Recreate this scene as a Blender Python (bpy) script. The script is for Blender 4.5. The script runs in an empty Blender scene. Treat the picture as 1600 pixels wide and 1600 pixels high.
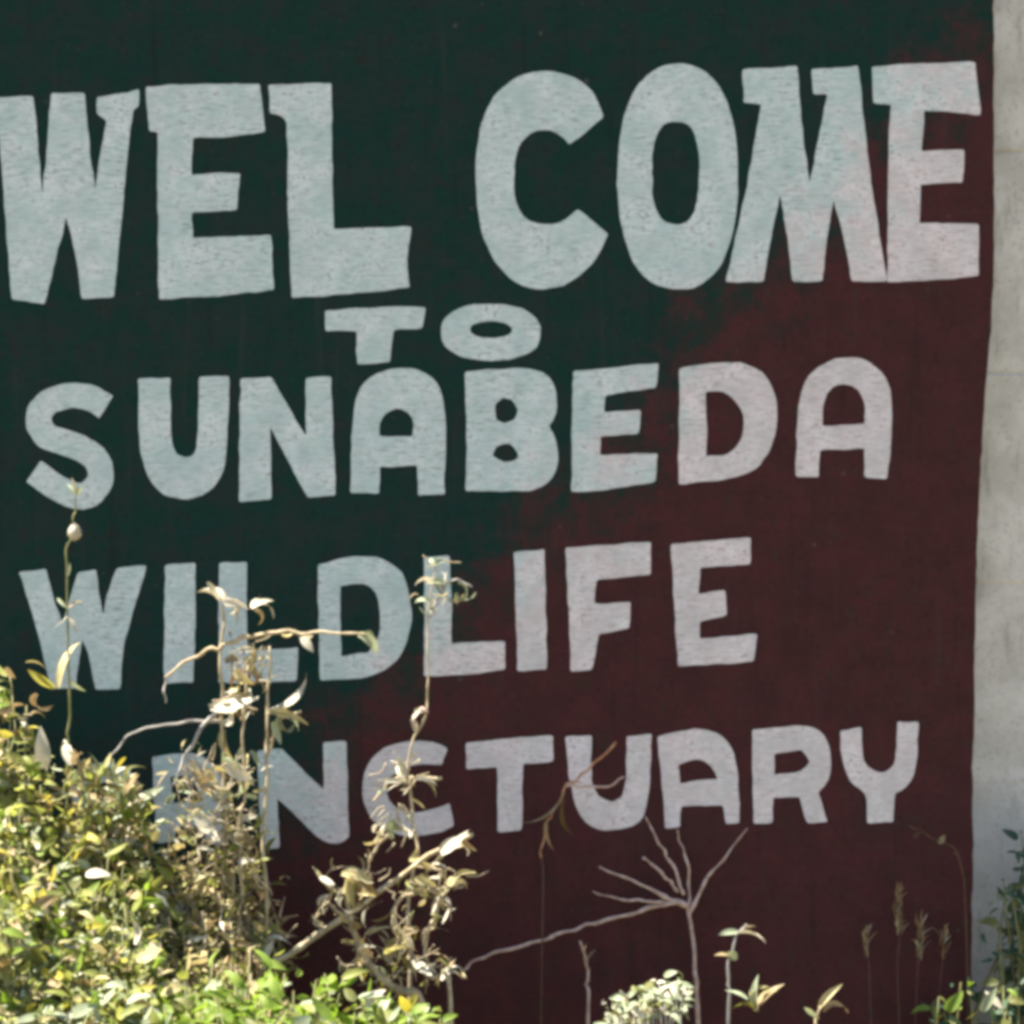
import bpy, math, random
from mathutils import Vector, Matrix, noise
from mathutils.geometry import tessellate_polygon

random.seed(11)
scene = bpy.context.scene
R = math.radians

# ------------------------------------------------------------------ camera
CAM_D, CAM_Z, PXM = 5.0, 1.41, 0.0012          # metres to the sign, eye height, metres per photo pixel on the sign
cam_data = bpy.data.cameras.new('camera')
cam = bpy.data.objects.new('camera', cam_data)
scene.collection.objects.link(cam)
cam.location = (0, -CAM_D, CAM_Z)
cam.rotation_euler = (R(90), 0, 0)
cam_data.sensor_width = 36
cam_data.lens = 36 * CAM_D / (1600 * PXM)
cam_data.clip_end = 3000
cam_data.dof.use_dof = True
cam_data.dof.focus_distance = 4.95
cam_data.dof.aperture_fstop = 9.0
scene.camera = cam

# ------------------------------------------------------------------ sky, sun, exposure
SUN_EL, SUN_BEHIND = 64.0, 6.0                  # sun high on the left, a few degrees behind the plane of the sign
sun_dir = Vector((-math.cos(R(SUN_EL)) * math.cos(R(SUN_BEHIND)),
                  math.cos(R(SUN_EL)) * math.sin(R(SUN_BEHIND)),
                  math.sin(R(SUN_EL))))
world = bpy.data.worlds.new('World')
scene.world = world
world.use_nodes = True
nt = world.node_tree
nt.nodes.clear()
sky = nt.nodes.new('ShaderNodeTexSky')
sky.sky_type = 'NISHITA'
sky.sun_disc = False
sky.sun_elevation = R(SUN_EL)
sky.sun_rotation = math.atan2(sun_dir.x, sun_dir.y)
sky.air_density = 1.0
sky.dust_density = 0.3
sky.ozone_density = 1.0
bg = nt.nodes.new('ShaderNodeBackground')
bg.inputs['Strength'].default_value = 0.06
wo = nt.nodes.new('ShaderNodeOutputWorld')
nt.links.new(sky.outputs[0], bg.inputs[0])
nt.links.new(bg.outputs[0], wo.inputs[0])

sun_data = bpy.data.lights.new('sun', 'SUN')
sun_data.energy = 5.0
sun_data.angle = R(0.55)
sun_data.color = (1.0, 0.93, 0.80)
sun = bpy.data.objects.new('sun', sun_data)
scene.collection.objects.link(sun)
sun.rotation_euler = sun_dir.to_track_quat('Z', 'Y').to_euler()
sun.location = sun_dir * 20

scene.view_settings.view_transform = 'Standard'
scene.view_settings.look = 'None'
scene.view_settings.exposure = 2.0
scene.view_settings.gamma = 1.0
scene.view_settings.use_curve_mapping = False
scene.cycles.filter_width = 4.3
scene.cycles.max_bounces = 4
scene.cycles.diffuse_bounces = 2
scene.cycles.transmission_bounces = 2
scene.cycles.glossy_bounces = 2
scene.cycles.caustics_reflective = False
scene.cycles.caustics_refractive = False
scene.cycles.use_denoising = True

# ------------------------------------------------------------------ helpers
col = scene.collection

def P(px, py, d=0.0):
    """photo pixel on the plane d metres in front of the sign -> metres"""
    s = PXM * (CAM_D - d) / CAM_D
    return Vector(((px - 800) * s, -d, CAM_Z + (800 - py) * s))

def new_obj(name, data, parent=None):
    o = bpy.data.objects.new(name, data)
    col.objects.link(o)
    if parent:
        o.parent = parent
        o.matrix_parent_inverse = parent.matrix_world.inverted()
    return o

def tag(o, label=None, cat=None, group=None, kind=None):
    if label: o['label'] = label
    if cat: o['category'] = cat
    if group: o['group'] = group
    if kind: o['kind'] = kind
    return o

def thing(name, loc, label, cat, group=None):
    o = bpy.data.objects.new(name, None)
    o.empty_display_size = 0.05
    o.location = loc
    o.matrix_world = Matrix.Translation(loc)
    col.objects.link(o)
    return tag(o, label, cat, group)

class MB:
    def __init__(self):
        self.v, self.f, self.m = [], [], []
    def add(self, verts, faces, mi=0):
        b = len(self.v)
        self.v += [tuple(x) for x in verts]
        self.f += [tuple(i + b for i in f) for f in faces]
        self.m += [mi] * len(faces)
    def mesh(self, name, mats, smooth=False):
        me = bpy.data.meshes.new(name)
        me.from_pydata(self.v, [], self.f)
        for m in mats: me.materials.append(m)
        me.polygons.foreach_set('material_index', self.m)
        me.polygons.foreach_set('use_smooth', [smooth] * len(self.f))
        me.update()
        return me
    def build(self, name, mats, parent=None, smooth=False):
        me = self.mesh(name, mats, smooth)
        if parent:
            me.transform(Matrix.Translation(-parent.location))
            o = bpy.data.objects.new(name, me)
            col.objects.link(o)
            o.parent = parent
            return o
        return new_obj(name, me)

def catmull(pts, n=5):
    if len(pts) < 3: return [Vector(p) for p in pts]
    out = []
    for i in range(len(pts) - 1):
        p0 = pts[max(i - 1, 0)]; p1 = pts[i]; p2 = pts[i + 1]; p3 = pts[min(i + 2, len(pts) - 1)]
        for k in range(n):
            t = k / n
            out.append(0.5 * ((2 * p1) + (p2 - p0) * t + (2 * p0 - 5 * p1 + 4 * p2 - p3) * t * t
                              + (3 * p1 - p0 - 3 * p2 + p3) * t * t * t))
    out.append(Vector(pts[-1]))
    return out

def tube(mb, pts, r0, r1, sides=6, mi=0, sub=4, knob=0.0):
    pts = catmull([Vector(p) for p in pts], sub)
    n = len(pts)
    verts, faces = [], []
    up = Vector((0.13, -1, 0.21)).normalized()
    for i, p in enumerate(pts):
        a = pts[max(i - 1, 0)]; b = pts[min(i + 1, n - 1)]
        t = (b - a)
        if t.length < 1e-9: t = Vector((0, 0, 1))
        t.normalize()
        s = t.cross(up)
        if s.length < 1e-4: s = t.cross(Vector((1, 0, 0)))
        s.normalize(); u = s.cross(t)
        r = r0 + (r1 - r0) * i / (n - 1)
        if knob: r *= 1 + knob * (random.random() - 0.4)
        for k in range(sides):
            an = 2 * math.pi * k / sides
            verts.append(p + s * math.cos(an) * r + u * math.sin(an) * r)
    for i in range(n - 1):
        for k in range(sides):
            a = i * sides + k; b = i * sides + (k + 1) % sides
            faces.append((a, b, b + sides, a + sides))
    faces.append(tuple(range(sides))[::-1])
    faces.append(tuple((n - 1) * sides + k for k in range(sides)))
    mb.add(verts, faces, mi)

# ------------------------------------------------------------------ materials
def mat(name):
    m = bpy.data.materials.new(name)
    m.use_nodes = True
    t = m.node_tree
    b = t.nodes['Principled BSDF']
    return m, t, b

def nd(t, typ, **kw):
    n = t.nodes.new(typ)
    for k, v in kw.items(): setattr(n, k, v)
    return n

def noise_tex(t, vec, scale, detail=4, rough=0.55, dist=0.0):
    n = nd(t, 'ShaderNodeTexNoise')
    n.inputs['Scale'].default_value = scale
    n.inputs['Detail'].default_value = detail
    n.inputs['Roughness'].default_value = rough
    n.inputs['Distortion'].default_value = dist
    t.links.new(vec, n.inputs['Vector'])
    return n.outputs['Fac']

def maprange(t, v, a, b, c=0.0, d=1.0, smooth=True):
    n = nd(t, 'ShaderNodeMapRange')
    if smooth: n.interpolation_type = 'SMOOTHSTEP'
    n.inputs[1].default_value = a; n.inputs[2].default_value = b
    n.inputs[3].default_value = c; n.inputs[4].default_value = d
    t.links.new(v, n.inputs[0])
    return n.outputs[0]

def mixc(t, fac, a, b, mode='MIX'):
    n = nd(t, 'ShaderNodeMix', data_type='RGBA', blend_type=mode)
    for s, v in ((n.inputs[0], fac), (n.inputs[6], a), (n.inputs[7], b)):
        if isinstance(v, (int, float)): s.default_value = v
        elif isinstance(v, tuple): s.default_value = (*v, 1)
        else: t.links.new(v, s)
    return n.outputs[2]

def mathn(t, op, a, b=None):
    n = nd(t, 'ShaderNodeMath', operation=op)
    for s, v in zip(n.inputs, (a, b)):
        if v is None: continue
        if isinstance(v, (int, float)): s.default_value = v
        else: t.links.new(v, s)
    return n.outputs[0]

def board_colour(t):
    """two-tone weathered board paint in sign-face metres: dark green upper left, maroon lower right"""
    geo = nd(t, 'ShaderNodeNewGeometry')
    pos = geo.outputs['Position']
    sep = nd(t, 'ShaderNodeSeparateXYZ')
    t.links.new(pos, sep.inputs[0])
    big = noise_tex(t, pos, 3.2, 2, 0.6)
    mid = noise_tex(t, pos, 14, 3, 0.65)
    fine = noise_tex(t, pos, 95, 1, 0.6)
    # q grows towards the lower right
    q = mathn(t, 'SUBTRACT', sep.outputs['X'], mathn(t, 'MULTIPLY', sep.outputs['Z'], 0.93))
    q = mathn(t, 'ADD', q, mathn(t, 'MULTIPLY', mathn(t, 'SUBTRACT', big, 0.5), 0.40))
    q = mathn(t, 'ADD', q, mathn(t, 'MULTIPLY', mathn(t, 'SUBTRACT', mid, 0.5), 0.55))
    c0 = (1610 - 800 - 0.93 * 800) * PXM - 0.93 * CAM_Z
    rag = noise_tex(t, pos, 48, 2, 0.7)
    q = mathn(t, 'ADD', q, mathn(t, 'MULTIPLY', mathn(t, 'SUBTRACT', rag, 0.5), 0.30))
    f = maprange(t, q, c0 - 0.15, c0 + 0.16)
    mott = noise_tex(t, pos, 26, 3, 0.7)
    green = mixc(t, maprange(t, mid, 0.38, 0.62), (0.0055, 0.0295, 0.0245), (0.0125, 0.0275, 0.0260))
    green = mixc(t, maprange(t, mott, 0.50, 0.68, 0, 0.55), green, (0.0210, 0.0205, 0.0195))
    green = mixc(t, maprange(t, mott, 0.32, 0.46, 0.6, 0), green, (0.0050, 0.0270, 0.0180))
    maroon = mixc(t, maprange(t, mid, 0.35, 0.68), (0.048, 0.0175, 0.0180), (0.064, 0.0195, 0.0215))
    maroon = mixc(t, maprange(t, mott, 0.52, 0.70, 0, 0.7), maroon, (0.040, 0.026, 0.021))
    c = mixc(t, f, green, maroon)
    # rubbed chalky patches and dark grime
    c = mixc(t, maprange(t, big, 0.60, 0.78, 0, 0.22), c, (0.040, 0.036, 0.036))
    c = mixc(t, maprange(t, fine, 0.60, 0.80, 0, 0.30), c, (0.055, 0.050, 0.048))
    c = mixc(t, maprange(t, fine, 0.28, 0.42, 0.45, 0), c, (0.012, 0.012, 0.012))
    bm_ = nd(t, 'ShaderNodeMapping'); bm_.inputs['Scale'].default_value = (0.10, 1, 1); bm_.inputs['Rotation'].default_value = (0, R(6), 0)
    t.links.new(pos, bm_.inputs[0])
    strk = noise_tex(t, bm_.outputs[0], 90, 2, 0.7)
    c = mixc(t, maprange(t, strk, 0.55, 0.78, 0, 0.18), c, mixc(t, 1.0, c, (1.9, 1.8, 1.8), 'MULTIPLY'))
    c = mixc(t, maprange(t, strk, 0.26, 0.44, 0.18, 0), c, mixc(t, 1.0, c, (0.55, 0.55, 0.55), 'MULTIPLY'))
    chip = nd(t, 'ShaderNodeTexVoronoi'); chip.inputs['Scale'].default_value = 17; chip.inputs['Randomness'].default_value = 1.0
    t.links.new(pos, chip.inputs['Vector'])
    cm = mathn(t, 'MULTIPLY', maprange(t, chip.outputs['Distance'], 0.05, 0.10, 1, 0), maprange(t, mott, 0.52, 0.60, 0, 0.5))
    c = mixc(t, cm, c, (0.11, 0.10, 0.09))
    dm = nd(t, 'ShaderNodeMapping'); dm.inputs['Scale'].default_value = (1, 1, 0.06)
    t.links.new(pos, dm.inputs[0])
    drip = noise_tex(t, dm.outputs[0], 34, 2, 0.65)
    c = mixc(t, maprange(t, drip, 0.58, 0.78, 0, 0.30), c, (0.045, 0.042, 0.040))
    c = mixc(t, maprange(t, drip, 0.26, 0.42, 0.35, 0), c, (0.010, 0.012, 0.012))
    return c, pos, mid, fine

M = {}
# painted board
m, t, b = mat('board_paint')
c, pos, mid, fine = board_colour(t)
t.links.new(c, b.inputs['Base Color'])
b.inputs['Roughness'].default_value = 0.85
b.inputs['Specular IOR Level'].default_value = 0.12
bp = nd(t, 'ShaderNodeBump'); bp.inputs['Strength'].default_value = 0.35; bp.inputs['Distance'].default_value = 0.003
t.links.new(mathn(t, 'ADD', mid, mathn(t, 'MULTIPLY', fine, 0.5)), bp.inputs['Height'])
t.links.new(bp.outputs[0], b.inputs['Normal'])
M['board'] = m

# thin white sign-writer's paint
m, t, b = mat('white_lettering_paint')
c, pos, mid, fine = board_colour(t)
patch = noise_tex(t, pos, 13, 5, 0.7)
speck = noise_tex(t, pos, 150, 2, 0.5)
streak = nd(t, 'ShaderNodeMapping'); streak.inputs['Scale'].default_value = (1, 1, 5)
t.links.new(pos, streak.inputs[0])
brush = noise_tex(t, streak.outputs[0], 40, 4, 0.6)
white = mixc(t, maprange(t, patch, 0.33, 0.68), (0.50, 0.58, 0.60), (0.73, 0.76, 0.80))
white = mixc(t, maprange(t, brush, 0.40, 0.68, 0, 0.55), white, (0.38, 0.42, 0.42))
tint = mixc(t, 0.21, white, mixc(t, 1.0, c, (12.0, 12.0, 12.0), 'MULTIPLY'))
wear = mathn(t, 'MAXIMUM', maprange(t, speck, 0.59, 0.74, 0, 0.55), maprange(t, fine, 0.56, 0.78, 0, 0.50))
wear = mathn(t, 'MULTIPLY', wear, maprange(t, patch, 0.40, 0.62, 0.05, 1.0))
thin = mathn(t, 'MULTIPLY', maprange(t, brush, 0.52, 0.70, 0, 0.42), maprange(t, noise_tex(t, pos, 5, 3, 0.6), 0.46, 0.64, 0, 1))
cc = mixc(t, mathn(t, 'MAXIMUM', wear, thin), tint, c)
t.links.new(cc, b.inputs['Base Color'])
b.inputs['Roughness'].default_value = 0.7
b.inputs['Specular IOR Level'].default_value = 0.2
M['letter'] = m

# bare concrete
m, t, b = mat('bare_concrete')
geo = nd(t, 'ShaderNodeNewGeometry'); pos = geo.outputs['Position']
st = nd(t, 'ShaderNodeMapping'); st.inputs['Scale'].default_value = (1, 1, 0.25)
t.links.new(pos, st.inputs[0])
drip = noise_tex(t, st.outputs[0], 26, 5, 0.65)
blot = noise_tex(t, pos, 9, 4, 0.6)
grit = noise_tex(t, pos, 130, 3, 0.6)
c = mixc(t, maprange(t, blot, 0.35, 0.68), (0.48, 0.465, 0.435), (0.62, 0.605, 0.58))
c = mixc(t, maprange(t, drip, 0.52, 0.75, 0, 0.70), c, (0.25, 0.245, 0.215))
c = mixc(t, maprange(t, grit, 0.55, 0.75, 0, 0.65), c, (0.27, 0.25, 0.23))
c = mixc(t, maprange(t, noise_tex(t, pos, 46, 5, 0.7), 0.56, 0.72, 0, 0.6), c, (0.34, 0.32, 0.29))
t.links.new(c, b.inputs['Base Color'])
b.inputs['Roughness'].default_value = 0.9
bp = nd(t, 'ShaderNodeBump'); bp.inputs['Strength'].default_value = 0.5; bp.inputs['Distance'].default_value = 0.004
t.links.new(mathn(t, 'ADD', grit, blot), bp.inputs['Height'])
t.links.new(bp.outputs[0], b.inputs['Normal'])
M['concrete'] = m

# soil
m, t, b = mat('dry_soil')
geo = nd(t, 'ShaderNodeNewGeometry'); pos = geo.outputs['Position']
c = mixc(t, maprange(t, noise_tex(t, pos, 0.8, 6, 0.6), 0.35, 0.65), (0.20, 0.145, 0.085), (0.11, 0.115, 0.045))
c = mixc(t, maprange(t, noise_tex(t, pos, 30, 4, 0.6), 0.4, 0.7), c, (0.26, 0.20, 0.13))
t.links.new(c, b.inputs['Base Color']); b.inputs['Roughness'].default_value = 0.95
bp = nd(t, 'ShaderNodeBump'); bp.inputs['Strength'].default_value = 0.6; bp.inputs['Distance'].default_value = 0.02
t.links.new(noise_tex(t, pos, 45, 5, 0.6), bp.inputs['Height']); t.links.new(bp.outputs[0], b.inputs['Normal'])
M['soil'] = m

def leaf_mat(name, c1, c2, trans, tcol, rough=0.55, spec=0.3):
    m, t, b = mat(name)
    geo = nd(t, 'ShaderNodeNewGeometry'); pos = geo.outputs['Position']
    c = mixc(t, maprange(t, noise_tex(t, pos, 38, 1, 0.6), 0.32, 0.68), c1, c2)
    c = mixc(t, maprange(t, noise_tex(t, pos, 210, 1, 0.6), 0.55, 0.75, 0, 0.35), c, tuple(x * 0.55 for x in c1))
    t.links.new(c, b.inputs['Base Color'])
    b.inputs['Roughness'].default_value = rough
    b.inputs['Specular IOR Level'].default_value = spec
    tr = nd(t, 'ShaderNodeBsdfTranslucent')
    t.links.new(mixc(t, 1.0, c, tcol, 'MULTIPLY'), tr.inputs['Color'])
    ms = nd(t, 'ShaderNodeMixShader'); ms.inputs[0].default_value = trans
    out = t.nodes['Material Output']
    t.links.new(b.outputs[0], ms.inputs[1]); t.links.new(tr.outputs[0], ms.inputs[2])
    t.links.new(ms.outputs[0], out.inputs['Surface'])
    return m

LEAF = ['lime', 'yellowgreen', 'olive', 'straw', 'cream', 'tan', 'sage', 'yellow', 'brown', 'darkgreen']
spec_ = {
    'lime':        ((0.17, 0.26, 0.035), (0.25, 0.33, 0.06), 0.42, (1.25, 1.3, 0.8)),
    'yellowgreen': ((0.24, 0.27, 0.065), (0.34, 0.35, 0.11), 0.45, (1.2, 1.2, 0.8)),
    'olive':       ((0.13, 0.14, 0.040), (0.20, 0.20, 0.065), 0.30, (1.2, 1.2, 0.8)),
    'straw':       ((0.38, 0.33, 0.15), (0.50, 0.43, 0.22), 0.30, (1.1, 1.05, 0.9)),
    'cream':       ((0.50, 0.46, 0.35), (0.60, 0.55, 0.43), 0.25, (1.05, 1.0, 0.9)),
    'tan':         ((0.27, 0.20, 0.10), (0.38, 0.295, 0.165), 0.25, (1.1, 1.0, 0.85)),
    'sage':        ((0.27, 0.31, 0.19), (0.37, 0.41, 0.27), 0.30, (1.1, 1.1, 0.9)),
    'yellow':      ((0.42, 0.37, 0.050), (0.52, 0.46, 0.10), 0.40, (1.15, 1.1, 0.8)),
    'brown':       ((0.13, 0.085, 0.035), (0.19, 0.125, 0.060), 0.22, (1.2, 1.0, 0.8)),
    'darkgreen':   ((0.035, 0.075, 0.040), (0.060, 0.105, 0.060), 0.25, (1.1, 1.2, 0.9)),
}
for k in LEAF: M[k] = leaf_mat('leaf_' + k, *spec_[k])
LM = [M[k] for k in LEAF]
LI = {k: i for i, k in enumerate(LEAF)}

def stem_mat(name, c1, c2):
    m, t, b = mat(name)
    geo = nd(t, 'ShaderNodeNewGeometry'); pos = geo.outputs['Position']
    c = mixc(t, maprange(t, noise_tex(t, pos, 60, 4, 0.6), 0.35, 0.65), c1, c2)
    t.links.new(c, b.inputs['Base Color']); b.inputs['Roughness'].default_value = 0.75
    b.inputs['Specular IOR Level'].default_value = 0.25
    return m
M['stem_dry'] = stem_mat('dry_stem', (0.33, 0.255, 0.15), (0.54, 0.45, 0.30))
M['stem_pink'] = stem_mat('pinkish_dry_stalk', (0.37, 0.25, 0.205), (0.56, 0.425, 0.37))
M['stem_rust'] = stem_mat('rusty_stalk', (0.34, 0.15, 0.07), (0.48, 0.28, 0.16))
M['stem_green'] = stem_mat('green_stem', (0.13, 0.15, 0.05), (0.24, 0.22, 0.10))
M['stem_dark'] = stem_mat('dark_brown_stem', (0.075, 0.045, 0.030), (0.12, 0.075, 0.05))
M['stem_grey'] = stem_mat('grey_stem', (0.30, 0.28, 0.26), (0.40, 0.37, 0.34))

# ------------------------------------------------------------------ ground
mb = MB()
NG = 60
def gh(x, y):
    r = math.hypot(x, y)
    if r > 40: return 0.0
    return 0.035 * noise.noise(Vector((x * 0.9, y * 0.9, 0.3))) * max(0.0, 1 - r / 40)
ring = [-1500, -400, -120, -40, -20, -12] + [-8 + 16 * i / NG for i in range(NG + 1)] + [12, 20, 40, 120, 400, 1500]
n = len(ring)
mb.add([(x, y, gh(x, y)) for y in ring for x in ring],
       [(j * n + i, j * n + i + 1, (j + 1) * n + i + 1, (j + 1) * n + i) for j in range(n - 1) for i in range(n - 1)])
ground = mb.build('ground', [M['soil']], smooth=True)
tag(ground, 'dry brown earth with patchy green in front of the sign', 'ground', kind='structure')

# ------------------------------------------------------------------ sign board
sign = thing('sign_board', (0, 0, 0), 'dark green and maroon painted sign with white WEL COME lettering', 'sign')
edge_r = [(1556, -420), (1553, 60), (1554, 250), (1553, 430), (1549, 500), (1543, 565), (1538, 640), (1533, 720),
          (1529, 800), (1526, 880), (1524, 960), (1523, 1080), (1520, 1200), (1521, 1320), (1518, 1450), (1517, 1600), (1516, 1990)]
er = []
for i in range(len(edge_r) - 1):
    (x0, y0), (x1, y1) = edge_r[i], edge_r[i + 1]
    k = max(2, int((y1 - y0) / 16))
    for j in range(k):
        y = y0 + (y1 - y0) * j / k
        er.append((x0 + (x1 - x0) * j / k + 2.2 * noise.noise(Vector((0.3, y * 0.035, 1.7))) + 1.2 * noise.noise(Vector((5.3, y * 0.12, 1.7))), y))
er.append(edge_r[-1])
outline = [(-150, -420)] + er + [(-150, 1990)]
pts = [P(x, y) for x, y in outline]
T = 0.09
front = pts; back = [p + Vector((0, T, 0)) for p in pts]
nn = len(pts)
mb = MB()
mb.add(front + back,
       [tuple(range(nn))[::-1], tuple(range(nn, 2 * nn))] + [(i, (i + 1) % nn, (i + 1) % nn + nn, i + nn) for i in range(nn)])
me = mb.mesh('panel', [M['board'], M['concrete']])
# the faces round the back and the rim are bare concrete
for p in me.polygons:
    if p.index >= 1: p.material_index = 1
me.polygons[0].material_index = 0
panel = bpy.data.objects.new('panel', me); col.objects.link(panel); panel.parent = sign

# lettering: outlines in photo pixels, holes after the outline
def ell(cx, cy, rx, ry, e=2.4, n=44):
    out = []
    for i in range(n):
        a = 2 * math.pi * i / n
        ca, sa = math.cos(a), math.sin(a)
        out.append((cx + rx * math.copysign(abs(ca) ** (2 / e), ca), cy + ry * math.copysign(abs(sa) ** (2 / e), sa)))
    return out

def stroke(pl, w):
    c = catmull([Vector((x, y, 0)) for x, y in pl], 5)
    L, Rr = [], []
    for i, p in enumerate(c):
        t = (c[min(i + 1, len(c) - 1)] - c[max(i - 1, 0)]).normalized()
        nrm = Vector((-t.y, t.x, 0)) * w / 2
        L.append(((p + nrm).x, (p + nrm).y)); Rr.append(((p - nrm).x, (p - nrm).y))
    return L + Rr[::-1]

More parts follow.
